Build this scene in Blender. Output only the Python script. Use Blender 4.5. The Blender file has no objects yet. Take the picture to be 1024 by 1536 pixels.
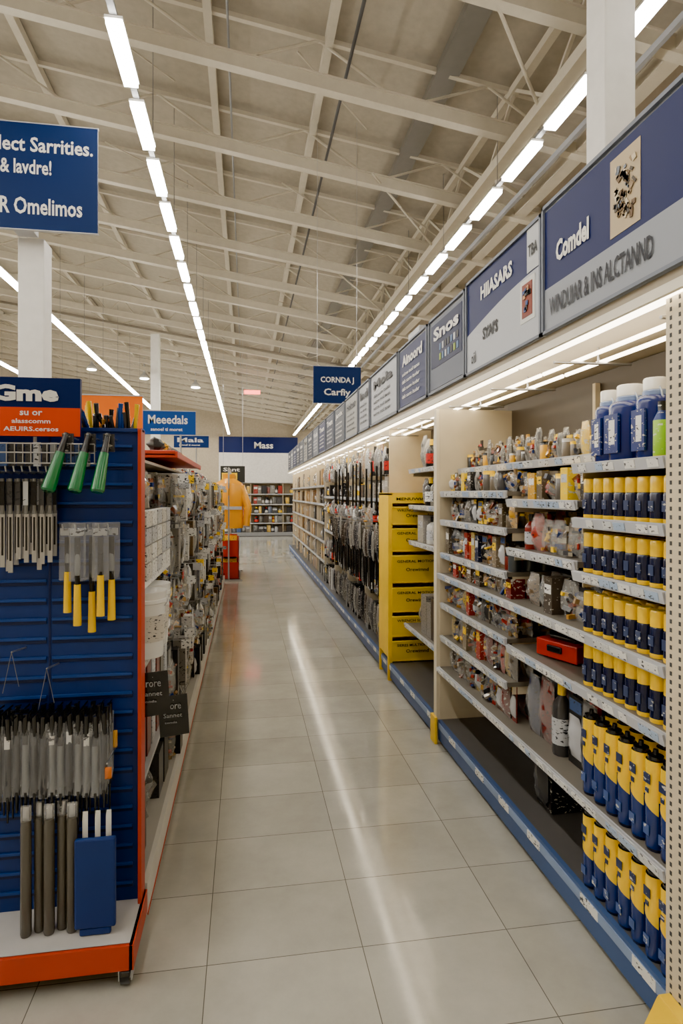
import bpy, math, random
from mathutils import Matrix, Vector
R = random.Random(11)

# ------------------------------------------------------------------ colour / materials
def lin(c):
    out = []
    for k in c[:3]:
        k = k / 255.0
        out.append(k / 12.92 if k <= 0.04045 else ((k + 0.055) / 1.055) ** 2.4)
    return (out[0], out[1], out[2], 1.0)

MATS = {}
def base_mat(name):
    m = bpy.data.materials.new(name); m.use_nodes = True
    nt = m.node_tree; bs = nt.nodes["Principled BSDF"]
    MATS[name] = m
    return m, nt, bs

def attr_mat(name, rough, metal=0.0, spec=0.5, alpha=1.0, bump=0.0, bscale=40, mottling=0.0, coat=0.0):
    m, nt, bs = base_mat(name)
    a = nt.nodes.new("ShaderNodeAttribute"); a.attribute_name = "Col"
    src = a.outputs["Color"]
    tc = nt.nodes.new("ShaderNodeTexCoord")
    if mottling > 0:
        n = nt.nodes.new("ShaderNodeTexNoise"); n.inputs["Scale"].default_value = 9; n.inputs["Detail"].default_value = 5
        nt.links.new(tc.outputs["Object"], n.inputs["Vector"])
        mr = nt.nodes.new("ShaderNodeMapRange")
        mr.inputs["From Min"].default_value = .3; mr.inputs["From Max"].default_value = .7
        mr.inputs["To Min"].default_value = 1 - mottling; mr.inputs["To Max"].default_value = 1 + mottling * .4
        nt.links.new(n.outputs["Fac"], mr.inputs["Value"])
        mx = nt.nodes.new("ShaderNodeVectorMath"); mx.operation = 'SCALE'
        nt.links.new(src, mx.inputs[0]); nt.links.new(mr.outputs[0], mx.inputs["Scale"])
        src = mx.outputs[0]
    nt.links.new(src, bs.inputs["Base Color"])
    bs.inputs["Roughness"].default_value = rough; bs.inputs["Metallic"].default_value = metal
    bs.inputs["Specular IOR Level"].default_value = spec
    bs.inputs["Alpha"].default_value = alpha
    bs.inputs["Coat Weight"].default_value = coat
    if bump > 0:
        n = nt.nodes.new("ShaderNodeTexNoise"); n.inputs["Scale"].default_value = bscale; n.inputs["Detail"].default_value = 3
        nt.links.new(tc.outputs["Object"], n.inputs["Vector"])
        b = nt.nodes.new("ShaderNodeBump"); b.inputs["Strength"].default_value = bump; b.inputs["Distance"].default_value = .01
        nt.links.new(n.outputs["Fac"], b.inputs["Height"]); nt.links.new(b.outputs[0], bs.inputs["Normal"])
    return m

attr_mat("paint", .45, mottling=.06)
attr_mat("sign", .5, spec=.2)
attr_mat("matte", .8, mottling=.10)
attr_mat("gloss", .22, coat=.3)
attr_mat("steel", .32, metal=.85)
attr_mat("film", .10, alpha=.25, bump=.9, bscale=40, spec=1.0)

def print_mat(name, rough, thr, dark):
    m, nt, bs = base_mat(name)
    a = nt.nodes.new("ShaderNodeAttribute"); a.attribute_name = "Col"
    tc = nt.nodes.new("ShaderNodeTexCoord")
    mp = nt.nodes.new("ShaderNodeMapping"); mp.inputs["Scale"].default_value = (55, 55, 110)
    nt.links.new(tc.outputs["Object"], mp.inputs["Vector"])
    n = nt.nodes.new("ShaderNodeTexNoise"); n.inputs["Scale"].default_value = 1.0; n.inputs["Detail"].default_value = 2
    nt.links.new(mp.outputs[0], n.inputs["Vector"])
    cr = nt.nodes.new("ShaderNodeValToRGB")
    cr.color_ramp.elements[0].position = thr; cr.color_ramp.elements[0].color = (0, 0, 0, 1)
    cr.color_ramp.elements[1].position = thr + .03; cr.color_ramp.elements[1].color = (1, 1, 1, 1)
    nt.links.new(n.outputs["Fac"], cr.inputs[0])
    mix = nt.nodes.new("ShaderNodeMix"); mix.data_type = 'RGBA'
    nt.links.new(cr.outputs["Color"], mix.inputs["Factor"])
    nt.links.new(a.outputs["Color"], mix.inputs["A"])
    mix.inputs["B"].default_value = lin(dark)
    nt.links.new(mix.outputs["Result"], bs.inputs["Base Color"])
    bs.inputs["Roughness"].default_value = rough
print_mat("print", .35, .60, (32, 34, 40))
print_mat("printlight", .3, .62, (205, 202, 190))

def emis(name, col, st):
    m, nt, bs = base_mat(name)
    bs.inputs["Base Color"].default_value = (.9, .9, .88, 1)
    bs.inputs["Emission Color"].default_value = col
    bs.inputs["Emission Strength"].default_value = st
emis("tube", (1.0, .945, .855, 1), 52)
emis("tubewarm", (1.0, .87, .66, 1), 11)
emis("redlamp", (1.0, .06, .03, 1), 6)

# floor tiles
m, nt, bs = base_mat("floor_tiles")
tc = nt.nodes.new("ShaderNodeTexCoord")
mp = nt.nodes.new("ShaderNodeMapping"); mp.inputs["Location"].default_value = (.129 + .537 * 40, -2.079 + .372 * 60, 0)
nt.links.new(tc.outputs["Object"], mp.inputs["Vector"])
br = nt.nodes.new("ShaderNodeTexBrick"); br.offset = 0; br.squash = 1
br.inputs["Scale"].default_value = 1; br.inputs["Brick Width"].default_value = .537; br.inputs["Row Height"].default_value = .372
br.inputs["Mortar Size"].default_value = .0016; br.inputs["Mortar Smooth"].default_value = .1; br.inputs["Bias"].default_value = 0
br.inputs["Color1"].default_value = lin((190, 188, 177)); br.inputs["Color2"].default_value = lin((177, 175, 164))
br.inputs["Mortar"].default_value = lin((104, 101, 92))
nt.links.new(mp.outputs[0], br.inputs["Vector"])
n1 = nt.nodes.new("ShaderNodeTexNoise"); n1.inputs["Scale"].default_value = 2.2; n1.inputs["Detail"].default_value = 9
n1.inputs["Roughness"].default_value = .68
nt.links.new(tc.outputs["Object"], n1.inputs["Vector"])
mr = nt.nodes.new("ShaderNodeMapRange"); mr.inputs["From Min"].default_value = .3; mr.inputs["From Max"].default_value = .7
mr.inputs["To Min"].default_value = .82; mr.inputs["To Max"].default_value = 1.10
nt.links.new(n1.outputs["Fac"], mr.inputs["Value"])
vm = nt.nodes.new("ShaderNodeVectorMath"); vm.operation = 'SCALE'
nt.links.new(br.outputs["Color"], vm.inputs[0]); nt.links.new(mr.outputs[0], vm.inputs["Scale"])
nt.links.new(vm.outputs[0], bs.inputs["Base Color"])
mr2 = nt.nodes.new("ShaderNodeMapRange"); mr2.inputs["From Min"].default_value = .3; mr2.inputs["From Max"].default_value = .7
mr2.inputs["To Min"].default_value = .06; mr2.inputs["To Max"].default_value = .14
nt.links.new(n1.outputs["Fac"], mr2.inputs["Value"]); nt.links.new(mr2.outputs[0], bs.inputs["Roughness"])
bs.inputs["Specular IOR Level"].default_value = .7
bp = nt.nodes.new("ShaderNodeBump"); bp.inputs["Strength"].default_value = .2; bp.inputs["Distance"].default_value = .002; bp.invert = True
nt.links.new(br.outputs["Fac"], bp.inputs["Height"]); nt.links.new(bp.outputs[0], bs.inputs["Normal"])

# ------------------------------------------------------------------ geometry builder
class B:
    def __init__(s):
        s.v = []; s.f = []; s.c = []; s.m = []; s.sm = []; s.M = Matrix.Identity(4)
    def add(s, vs, fs, col, mat, smooth=False):
        o = len(s.v)
        M = s.M
        for p in vs: s.v.append(tuple(M @ Vector(p)))
        multi = isinstance(col, list)
        for i, f in enumerate(fs):
            s.f.append([o + k for k in f]); s.c.append(col[i] if multi else col); s.m.append(mat); s.sm.append(smooth)
    def box(s, x0, x1, y0, y1, z0, z1, col, mat="paint"):
        vs = [(x0,y0,z0),(x1,y0,z0),(x1,y1,z0),(x0,y1,z0),(x0,y0,z1),(x1,y0,z1),(x1,y1,z1),(x0,y1,z1)]
        s.add(vs, [(0,3,2,1),(4,5,6,7),(0,1,5,4),(1,2,6,5),(2,3,7,6),(3,0,4,7)], col, mat)
    def obox(s, c, size, rot, col, mat="paint"):
        vs = []
        for dz in (-.5,.5):
            for dx, dy in ((-.5,-.5),(.5,-.5),(.5,.5),(-.5,.5)):
                vs.append(tuple(Vector(c) + rot @ Vector((dx*size[0], dy*size[1], dz*size[2]))))
        s.add(vs, [(0,3,2,1),(4,5,6,7),(0,1,5,4),(1,2,6,5),(2,3,7,6),(3,0,4,7)], col, mat)
    def beam(s, p0, p1, w, h, col, mat="paint"):
        p0 = Vector(p0); p1 = Vector(p1); d = (p1 - p0); L = d.length; d.normalize()
        up = Vector((0,0,1)) if abs(d.z) < .95 else Vector((1,0,0))
        r = d.cross(up).normalized(); u = r.cross(d).normalized()
        rot = Matrix((r, d, u)).transposed()
        s.obox((p0 + p1) / 2, (w, L, h), rot, col, mat)
    def tube(s, p0, p1, r, col, mat="steel", seg=8, r2=None):
        p0 = Vector(p0); p1 = Vector(p1); d = (p1 - p0).normalized()
        up = Vector((0,0,1)) if abs(d.z) < .95 else Vector((1,0,0))
        a = d.cross(up).normalized(); b = d.cross(a).normalized()
        if r2 is None: r2 = r
        vs = []
        for p, rr in ((p0, r), (p1, r2)):
            for k in range(seg):
                t = 2*math.pi*k/seg
                vs.append(tuple(p + a*rr*math.cos(t) + b*rr*math.sin(t)))
        fs = [(k, (k+1)%seg, seg+(k+1)%seg, seg+k) for k in range(seg)]
        s.add(vs, fs, col, mat, True)
        s.add(vs, [tuple(range(seg)), tuple(reversed(range(seg, 2*seg)))], col, mat, False)
    def lathe(s, c, prof, cols, mat="gloss", seg=12, sx=1.0, sy=1.0):
        n = len(prof)
        def ring(r, z):
            return [(c[0]+r*sx*math.cos(2*math.pi*k/seg), c[1]+r*sy*math.sin(2*math.pi*k/seg), c[2]+z) for k in range(seg)]
        ang = [math.atan2(prof[i+1][1]-prof[i][1], prof[i+1][0]-prof[i][0]) for i in range(n-1)]
        i = 0
        while i < n-1:
            j = i+1
            while j < n-1 and abs(ang[j]-ang[j-1]) < .6: j += 1
            vs = []; fs = []; cc = []
            for k in range(i, j+1): vs += ring(*prof[k])
            for q in range(j-i):
                for k in range(seg):
                    fs.append((q*seg+k, q*seg+(k+1)%seg, (q+1)*seg+(k+1)%seg, (q+1)*seg+k))
                    cc.append(cols[i+q] if isinstance(cols, list) else cols)
            s.add(vs, fs, cc, mat, True)
            i = j
        c0 = cols[0] if isinstance(cols, list) else cols
        c1 = cols[-1] if isinstance(cols, list) else cols
        s.add(ring(*prof[0]) + ring(*prof[-1]), [tuple(reversed(range(seg))), tuple(range(seg, 2*seg))], [c0, c1], mat, False)
    def pillow(s, c, w, h, d, col, mat="print", normal='x', n=(5,7)):
        nx, nz = n
        for side in (-1, 1):
            vs = []
            for j in range(nz+1):
                for i in range(nx+1):
                    u = i/nx; v = j/nz
                    t = d*.5*(math.sin(math.pi*u)**.6 if 0<u<1 else 0)*(math.sin(math.pi*v)**.6 if 0<v<1 else 0)
                    if 0<u<1 and 0<v<1: t *= R.uniform(.6, 1.15)
                    a = (u-.5)*w; z = (v-.5)*h
                    if normal == 'x': vs.append((c[0]+side*t, c[1]+a, c[2]+z))
                    else: vs.append((c[0]+a, c[1]+side*t, c[2]+z))
            fs = [(j*(nx+1)+i, j*(nx+1)+i+1, (j+1)*(nx+1)+i+1, (j+1)*(nx+1)+i) for j in range(nz) for i in range(nx)]
            s.add(vs, fs, col, mat, True)
    def poly(s, pts, col, mat="paint"):
        s.add(pts, [tuple(range(len(pts)))], col, mat)
    def text(s, txt, org, right, up, w, h, col, mat="sign", bold=.02):
        cu = bpy.data.curves.new("t", 'FONT'); cu.body = txt; cu.size = 1; cu.offset = bold; cu.resolution_u = 2
        ob = bpy.data.objects.new("t", cu); bpy.context.scene.collection.objects.link(ob)
        dg = bpy.context.evaluated_depsgraph_get(); dg.update()
        me = bpy.data.meshes.new_from_object(ob.evaluated_get(dg))
        xs = [v.co.x for v in me.vertices]; ys = [v.co.y for v in me.vertices]
        if xs:
            x0, x1, y0, y1 = min(xs), max(xs), min(ys), max(ys)
            R_ = Vector(right); U_ = Vector(up); O = Vector(org); N = R_.cross(U_)
            vs = []
            for v in me.vertices:
                a = (v.co.x-x0)/(x1-x0+1e-9)*w; b_ = (v.co.y-y0)/(y1-y0+1e-9)*h
                vs.append(tuple(O + R_*a + U_*b_ + N*.002))
            s.add(vs, [tuple(p.vertices) for p in me.polygons], col, mat)
        bpy.data.objects.remove(ob); bpy.data.meshes.remove(me); bpy.data.curves.remove(cu)
    def finish(s, name, parent=None, bevel=0):
        xs = [p[0] for p in s.v]; ys = [p[1] for p in s.v]; zs = [p[2] for p in s.v]
        o = Vector(((min(xs)+max(xs))/2, (min(ys)+max(ys))/2, min(zs)))
        me = bpy.data.meshes.new(name)
        me.from_pydata([(p[0]-o.x, p[1]-o.y, p[2]-o.z) for p in s.v], [], s.f)
        used = sorted(set(s.m)); idx = {k: i for i, k in enumerate(used)}
        for k in used: me.materials.append(MATS[k])
        me.polygons.foreach_set("material_index", [idx[k] for k in s.m])
        me.polygons.foreach_set("use_smooth", s.sm)
        at = me.color_attributes.new("Col", 'FLOAT_COLOR', 'CORNER')
        data = []
        for f, c in zip(s.f, s.c):
            data.extend(list(c) * len(f))
        at.data.foreach_set("color", data)
        me.update()
        ob = bpy.data.objects.new(name, me); bpy.context.scene.collection.objects.link(ob)
        ob.location = o
        if bevel > 0:
            md = ob.modifiers.new("bevel", 'BEVEL'); md.width = bevel; md.segments = 2; md.limit_method = 'ANGLE'
        return ob

I3 = Matrix.Identity(3)
CREAM = lin((214,200,170)); BEAM = lin((204,197,180)); ROOF = lin((174,166,150)); NAVY = lin((16,30,84)); BLUE = lin((14,62,142))
YEL = lin((252,206,0)); WHITE = lin((232,231,226)); GREY = lin((140,142,145)); DGREY = lin((60,60,62)); BLACK = lin((22,22,24))
RED = lin((196,32,22)); ORANGE = lin((192,54,22)); STEEL = lin((190,190,192)); LGREY = lin((190,192,196)); TAN = lin((176,142,94))
KICK = lin((62,88,136)); GREEN = lin((10,120,60)); DNAVY = lin((12,22,54))

# ------------------------------------------------------------------ shell
XL, XR, Y0, Y1 = -14.0, 5.0, -5.0, 42.0
def roofz(x): return 7.45 - .15 * x
b = B(); b.box(XL, XR, Y0, Y1, -.1, 0, WHITE, "floor_tiles"); fl = b.finish("floor")
fl.location = (0, 0, 0)
for v in fl.data.vertices:
    v.co.x += (XL+XR)/2; v.co.y += (Y0+Y1)/2; v.co.z -= .1
b = B()
b.add([(XL,Y0,roofz(XL)),(XR,Y0,roofz(XR)),(XR,Y1,roofz(XR)),(XL,Y1,roofz(XL)),
       (XL,Y0,roofz(XL)+.1),(XR,Y0,roofz(XR)+.1),(XR,Y1,roofz(XR)+.1),(XL,Y1,roofz(XL)+.1)],
      [(0,3,2,1),(4,5,6,7),(0,1,5,4),(1,2,6,5),(2,3,7,6),(3,0,4,7)], ROOF, "matte")
b.finish("ceiling")
WALL = lin((190,178,156))
b = B(); b.box(XR, XR+.15, Y0, Y1, 0, 6.7, lin((164,150,126)), "matte"); b.finish("wall_right")
b = B(); b.box(XL-.15, XL, Y0, Y1, 0, 9.55, WALL, "matte"); b.finish("wall_left")
def gable(name, y0, y1, col):
    b = B()
    vs = []
    for y in (y0, y1):
        vs += [(XL,y,0),(XR,y,0),(XR,y,roofz(XR)),(XL,y,roofz(XL))]
    b.add(vs, [(0,1,2,3),(7,6,5,4),(0,4,5,1),(1,5,6,2),(2,6,7,3),(3,7,4,0)], col, "matte")
    return b.finish(name)
gable("wall_back", Y1, Y1+.15, lin((182,170,148)))
gable("wall_front", Y0-.15, Y0, WALL)

def truss(y, heavy=False):
    b = B()
    zb = lambda x: 6.8 - .15*x
    b.beam((XL+.05,y,zb(XL)), (XR-.05,y,zb(XR)), .13, .16, BEAM)
    b.beam((XL+.05,y,zb(XL)+.085), (XR-.05,y,zb(XR)+.085), .17, .02, BEAM)
    b.beam((XL+.05,y,zb(XL)+.56), (XR-.05,y,zb(XR)+.56), .06, .06, BEAM)
    x = XL + .6; k = 0
    step = .45 if heavy else 1.1
    while x < XR - step:
        z0, z1 = (zb(x), zb(x+step)+.54) if k % 2 == 0 else (zb(x)+.54, zb(x+step))
        b.tube((x,y,z0), (x+step,y,z1), .018, BEAM, "paint", 6)
        x += step; k += 1
    if heavy:
        b.beam((XL+.05,y,zb(XL)-.32), (XR-.05,y,zb(XR)-.32), .1, .07, lin((130,122,106)))
    return b.finish("roof_truss")
y = -1.87; k = 0
while y < 41:
    truss(y, heavy=(19 < y < 20.9)); y += 1.85
for x, w, h in ((-12,.1,.14),(-9.6,.1,.14),(-7.4,.1,.14),(-5.2,.1,.14),(-3.0,.1,.14),(-.45,.1,.16),(1.02,.1,.14),(2.55,.3,.1)):
    b = B(); z = roofz(x) - h/2 - .03
    b.box(x-w/2, x+w/2, Y0+.02, Y1-.02, z-h/2, z+h/2, BEAM if w < .2 else lin((118,114,106)), "paint"); b.finish("roof_purlin")
b = B(); gx = 3.42
b.box(gx-.08, gx+.08, Y0+.02, Y1-.02, 6.02, 6.16, BEAM)
b.box(gx-.05, gx+.05, Y0+.02, Y1-.02, 6.74, 6.84, BEAM)
y = Y0 + .3; k = 0
while y < Y1 - 1.1:
    b.beam((gx,y,6.1 if k%2==0 else 6.78), (gx,y+.92,6.78 if k%2==0 else 6.1), .04, .04, BEAM)
    y += .92; k += 1
b.finish("roof_girder")
b = B()
for yy in range(-4, 41, 4):
    b.beam((3.5,yy,6.0),(4.95,yy+1.6,6.5), .06,.06, BEAM)
    b.tube((gx-1.5,yy+1,6.5),(gx,yy+2.6,6.1), .02, BEAM, "paint", 6)
b.box(4.3,4.5,Y0+.02,Y1-.02,6.1,6.25,BEAM)
b.box(3.95,4.0,Y0+.02,Y1-.02,5.95,6.02,GREY)
b.finish("roof_bracing")
b = B()
for yy in range(4, 38, 3):
    for xx in (-6,-2.2,.6):
        b.tube((xx,yy,6.85-.15*xx),(xx+1.2,yy+1.85,7.35-.15*(xx+1.2)), .012, BEAM, "paint", 5)
b.finish("roof_sag_rods")
b = B()
b.tube((1.25,Y0+.1,6.85),(1.25,Y1-.1,6.85),.022,DGREY,"paint"); b.tube((-.2,Y0+.1,7.02),(-.2,Y1-.1,7.02),.015,GREY,"paint")
b.finish("electrical_conduit")

def column(x, y, w, z1):
    b = B(); b.box(x-w/2, x+w/2, y-w/2, y+w/2, 0, z1, WHITE)
    b.box(x-w/2-.02, x+w/2+.02, y-w/2-.02, y+w/2+.02, 0, .12, GREY)
    b.finish("structural_column", bevel=.008)
column(2.2, 3.36, .20, roofz(2.32))
column(-2.06, 6.36, .24, 4.085)
column(-2.94, 20.6, .28, 6.85)

# ------------------------------------------------------------------ fluorescent light rows
def lightrow(x, cont=False, ystart=-3.4, ends=41):
    b = B(); z = 5.6
    b.box(x-.03, x+.03, ystart-.2, ends+.6, z+.035, z+.07, GREY)
    y = ystart
    while y < ends:
        L = 1.05 if cont else .80
        b.box(x-.075, x+.075, y-.01, y+L+.01, z+.01, z+.035, WHITE)
        b.box(x-.065, x+.065, y, y+L, z-.035, z+.012, WHITE, "tube")
        y += 1.09
    y = ystart
    while y < ends:
        b.tube((x,y,z+.07),(x,y,roofz(x)), .005, GREY, "steel", 5); y += 2.18
    b.finish("fluorescent_light_row")
for x in (3.28, -1.1): lightrow(x, False, 5.31-1.09*8)
lightrow(-4.35, True, -2.3); lightrow(-7.4, True, -2.3); lightrow(-10.5, True, -2.3)

# ------------------------------------------------------------------ product items
BITS = [lin(c) for c in ((246,200,20),(40,40,42),(150,120,80),(90,84,76),(160,40,30),(176,168,150),(60,62,70),(120,96,64),(30,50,110),(190,140,60),(120,60,36))]
def item(b, kind, x, y, z, w, d, h, col):
    if kind == 'box':
        b.box(x-d/2, x+d/2, y-w/2, y+w/2, z, z+h, col, "print")
    elif kind == 'box2':
        b.box(x-d/2, x+d/2, y-w/2, y+w/2, z, z+h, col, "printlight")
        b.box(x-d/2-.001, x-d/2, y-w*.4, y+w*.4, z+h*.55, z+h*.8, R.choice([WHITE,YEL,LGREY]), "print")
    elif kind == 'bottle':
        r = min(w, d)/2
        cap = R.choice([YEL, DGREY, BLACK, RED])
        b.lathe((x,y,z), [(r*.95,0),(r,h*.05),(r,h*.6),(r*.9,h*.68),(r*.4,h*.78),(r*.4,h*.8),(r*.45,h*.8),(r*.42,h)], [col,col,col,col,col,cap,cap], "gloss", 10)
        b.lathe((x,y,z+h*.15), [(r*1.01,0),(r*1.01,h*.35)], R.choice([WHITE,YEL,LGREY,RED]), "print", 10)
    elif kind == 'can':
        r = min(w, d)/2; h = min(h, r*3.4)
        cap = R.choice([YEL, YEL, STEEL, BLACK])
        b.lathe((x,y,z), [(r,0),(r,h*.82),(r*.97,h*.84),(r*.97,h)], [col,cap,cap], "gloss", 12)
    elif kind == 'jar':
        r = min(w, d)/2; h = min(h, r*2.4)
        b.lathe((x,y,z), [(r,0),(r,h*.8),(r*.9,h*.82),(r*.9,h)], [col,YEL,YEL], "printlight", 12)
    elif kind == 'bag':
        b.pillow((x,y,z+h/2), w, h, min(d, w)*.8, col, "print" if R.random()<.5 else "printlight", 'x')
        b.pillow((x,y,z+h/2), w*1.06, h*1.05, min(d, w)*.95, WHITE, "film", 'x')
    elif kind == 'parts':     # clear bag of small mixed fittings with a header card
        for k in range(13):
            q = Matrix.Rotation(R.uniform(0,3.1),3,R.choice('XYZ')) @ Matrix.Rotation(R.uniform(0,3.1),3,'Z')
            sz = (R.uniform(.006,.018), R.uniform(.014,.045)*min(1.3,w/.05), R.uniform(.008,.024))
            p = (x+R.uniform(-.3,.3)*d, y+R.uniform(-.36,.36)*w, z+.01+R.uniform(0,.72)*h)
            b.obox(p, sz, q, R.choice(BITS), "gloss")
        b.pillow((x,y,z+h*.45), w, h*.9, min(d, w)*1.0, WHITE, "film", 'x', (3,4))
        if R.random() < .6: b.box(x-.003, x+.003, y-w*.46, y+w*.46, z+h*.74, z+h, col, "print")
    elif kind == 'pack':
        b.box(x-.002, x+.002, y-w/2, y+w/2, z, z+h, col, "print")
        b.pillow((x-.004,y,z+h*.42), w*.8, h*.6, d*.6, R.choice([DGREY,BLACK,STEEL,LGREY]), "gloss", 'x')
        b.box(x-.004, x-.002, y-w*.4, y+w*.4, z+h*.78, z+h*.95, R.choice([WHITE,YEL,RED,KICK]), "print")

def fill(b, x0, x1, y0, y1, z, h, pal, kinds, rows=2, wmin=.05, wmax=.1, hmin=.5):
    y = y0
    dd = (x1-x0)/rows
    while True:
        w = R.uniform(wmin, wmax)
        if y + w > y1: break
        k = R.choice(kinds); col = R.choice(pal); hh = h*R.uniform(hmin, .95)
        for r in range(rows):
            item(b, k, x0+dd*(r+.5)+R.uniform(-.006,.006), y+w/2, z+.001, w*.94, min(dd*.88, w*1.2), hh*R.uniform(.9,1), col)
        y += w + .003

def strip(b, x, y0, y1, z, col=LGREY):
    rot = Matrix.Rotation(math.radians(-12), 3, 'Y')
    b.obox((x-.006, (y0+y1)/2, z-.012), (.006, y1-y0, .036), rot, col, "paint")
    y = y0 + .02
    while y < y1-.08:
        w = R.choice([.04,.05,.06,.09])
        b.obox((x-.0105, y+w/2, z-.012), (.002, w, .026), rot, R.choice([WHITE,WHITE,lin((214,216,214)),lin((170,190,215))]), "print")
        y += w + R.choice([.004,.01,.03,.06])
def shelf(b, xf, xb, y0, y1, z):
    b.box(xf, xb, y0, y1, z-.022, z, lin((112,106,96)))
    b.box(xf-.003, xf+.003, y0, y1, z-.03, z+.004, LGREY)
    strip(b, xf-.002, y0+.003, y1-.003, z-.004)
    for yy in (y0+.004, y1-.01):
        b.box(xf+.03, xb, yy, yy+.005, z-.06, z-.022, CREAM)

# ------------------------------------------------------------------ right near shelving
XF, XB = 1.22, 1.72
BACK = lin((74,66,58))
b = B()
def base(b, y0, y1, xf=XF, xb=XB):
    b.box(xf+.02, xb, y0, y1, 0, .03, BLACK)
    b.box(xf, xf+.02, y0, y1, .025, .15, KICK)
    b.box(xf-.004, xf, y0, y1, .10, .135, lin((136,156,190)))
    b.box(xf+.02, xb, y0, y1, .135, .15, lin((84,82,80)))
    y = y0+.05
    while y < y1-.15:
        b.box(xf-.006, xf-.004, y, y+.11, .10, .135, WHITE, "print"); y += R.choice([.17,.3,.42])
base(b, 1.58, 3.70)
b.box(XB, XB+.03, 1.5, 3.76, 0, 2.19, BACK)
b.box(XF-.01, XF+.05, 1.50, 1.578, 0, 2.19, CREAM)
b.box(XF+.05, XB, 1.50, 1.52, .0, 2.19, CREAM)
for i in range(84):
    z = .1 + i*.025
    for yy in (1.517, 1.553):
        b.box(XF-.0112, XF-.0095, yy, yy+.008, z, z+.012, DGREY, "matte")
b.box(XF+.01, XB, 3.70, 3.745, 0, 2.14, CREAM)
b.box(XF-.01, XF+.03, 3.705, 3.76, 0, 2.14, lin((224,212,184)))
for yy in (2.095, 2.715):
    b.box(XB-.03, XB-.004, yy-.012, yy+.012, .15, 2.14, CREAM)
A = (1.585, 2.09); Bb = (2.10, 2.71); C = (2.72, 3.695)
for z in (1.708, 1.507, 1.308, .89): shelf(b, XF, XB-.035, A[0], A[1], z)
for z in (1.57, 1.34, .875): shelf(b, XF+.02, XB-.035, Bb[0], Bb[1], z)
for z in (1.61, 1.43, 1.22, .90, .69): shelf(b, XF+.02, XB-.035, C[0], C[1], z)
shelf(b, XF, XB-.035, A[0], C[1], 1.09); shelf(b, XF, XB-.035, A[0], C[1], .49)
shelf(b, XF+.14, XB-.035, Bb[0], C[1], 1.755)
b.finish("gondola_shelving")
b = B(); b.box(XF-.03, XF-.012, 3.68, 3.77, 0, .17, YEL); b.box(XF-.03, XF+.0, 3.762, 3.775, 0, .17, YEL)
b.finish("corner_guard", bevel=.003)
b = B(); b.box(XF-.05, XF-.012, 1.44, 1.56, 0, .16, YEL); b.add([(XF-.14,1.44,0),(XF-.05,1.44,0),(XF-.05,1.56,0),(XF-.14,1.56,0),(XF-.05,1.44,.16),(XF-.05,1.56,.16)],
      [(0,3,2,1),(0,1,4),(3,5,2),(0,4,5,3),(1,2,5,4)], YEL, "paint"); b.finish("corner_guard", bevel=.003)

b = B()
def spraycan(b, x, y, z, r, h):
    b.lathe((x,y,z), [(r*.96,0),(r*1.0,.006),(r*1.0,.014),(r*1.0,h*.60),(r*.9,h*.65),(r*.94,h*.655),(r*.94,h*.96),(r*.84,h)],
            [YEL,YEL,DNAVY,DNAVY,BLACK,YEL,YEL], "gloss", 14)
    b.obox((x-r-.0005,y,z+h*.36),(.002,r*.9,h*.22),I3,lin((60,70,100)),"printlight")
for z in (1.507,1.308,1.09,.89):
    for row in range(4):
        for i in range(8):
            spraycan(b, XF+.045+row*.075, A[0]+.036+i*.0617, z+.001, .026, .146 if z != .89 else .155)
b.finish("spray_can_stock")
b = B()
def sealant(b, x, y, z, r, h):
    b.lathe((x,y,z), [(r*.92,0),(r,.01),(r,h*.50),(r,h*.54),(r,h*.88),(r*.97,h*.90),(r*.80,h*.905),(r*.8,h*.94),(r*.3,h*.95),(r*.25,h)],
            [DNAVY,lin((14,44,108)),YEL,YEL,YEL,BLACK,BLACK,BLACK,BLACK], "gloss", 14)
    n = 8
    vs = []   # wrap-around wedge of the label
    for k in range(n+1):
        a = math.pi*(.62+.76*k/n)
        vs.append((x+(r+.0006)*math.cos(a), y+(r+.0006)*math.sin(a), z+h*.52)); vs.append((x+(r+.0006)*math.cos(a), y+(r+.0006)*math.sin(a), z+h*(.515-.15*k/n)))
    b.add(vs, [(2*k,2*k+1,2*k+3,2*k+2) for k in range(n)], YEL, "gloss", True)
    b.obox((x-r-.001,y,z+h*.72),(.002,r*1.0,h*.10),I3,lin((30,44,84)),"printlight")
    b.obox((x-r-.001,y,z+h*.60),(.002,r*.5,h*.05),I3,lin((30,44,84)),"printlight")
    b.obox((x-r-.001,y+r*.1,z+h*.2),(.002,r*.9,h*.10),I3,lin((60,84,140)),"printlight")
for z, h in ((.491,.31),(.151,.29)):
    for row in range(3):
        for i in range(7):
            sealant(b, XF+.045+row*.09, A[0]+.04+i*.0705, z, .030, h)
b.finish("sealant_tube_stock")
def jug(b, y, w, x=XF+.11, z=1.709, col=lin((10,34,104))):
    r = w/2
    b.lathe((x,y,z), [(r*.92,0),(r,.012),(r,.185),(r*.97,.197),(r*.85,.208),(r*.7,.212)], col, "gloss", 20, sx=1.1)
    b.lathe((x,y,z+.211), [(r*.72,0),(r*.72,.014),(r*.66,.018)], lin((120,140,180)), "gloss", 16, sx=1.0)
    b.lathe((x,y,z+.229), [(r*.68,0),(r*.68,.034),(r*.62,.04)], WHITE, "gloss", 16)
    n = 10; pr = None
    for k in range(n+1):
        a = math.pi*k/n; p = (x-.01, y+r*.85*math.cos(a), z+.20+.055*math.sin(a))
        if pr: b.tube(pr, p, .003, lin((190,200,214)), "gloss", 6)
        pr = p
    b.box(x-r*1.1-.004, x-r*1.02, y-r*.6, y+r*.6, z+.03, z+.165, lin((30,54,116)), "printlight")
    b.box(x-r*1.1-.005, x-r*1.08, y-r*.35, y+r*.15, z+.06, z+.145, WHITE, "print")
b = B()
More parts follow.
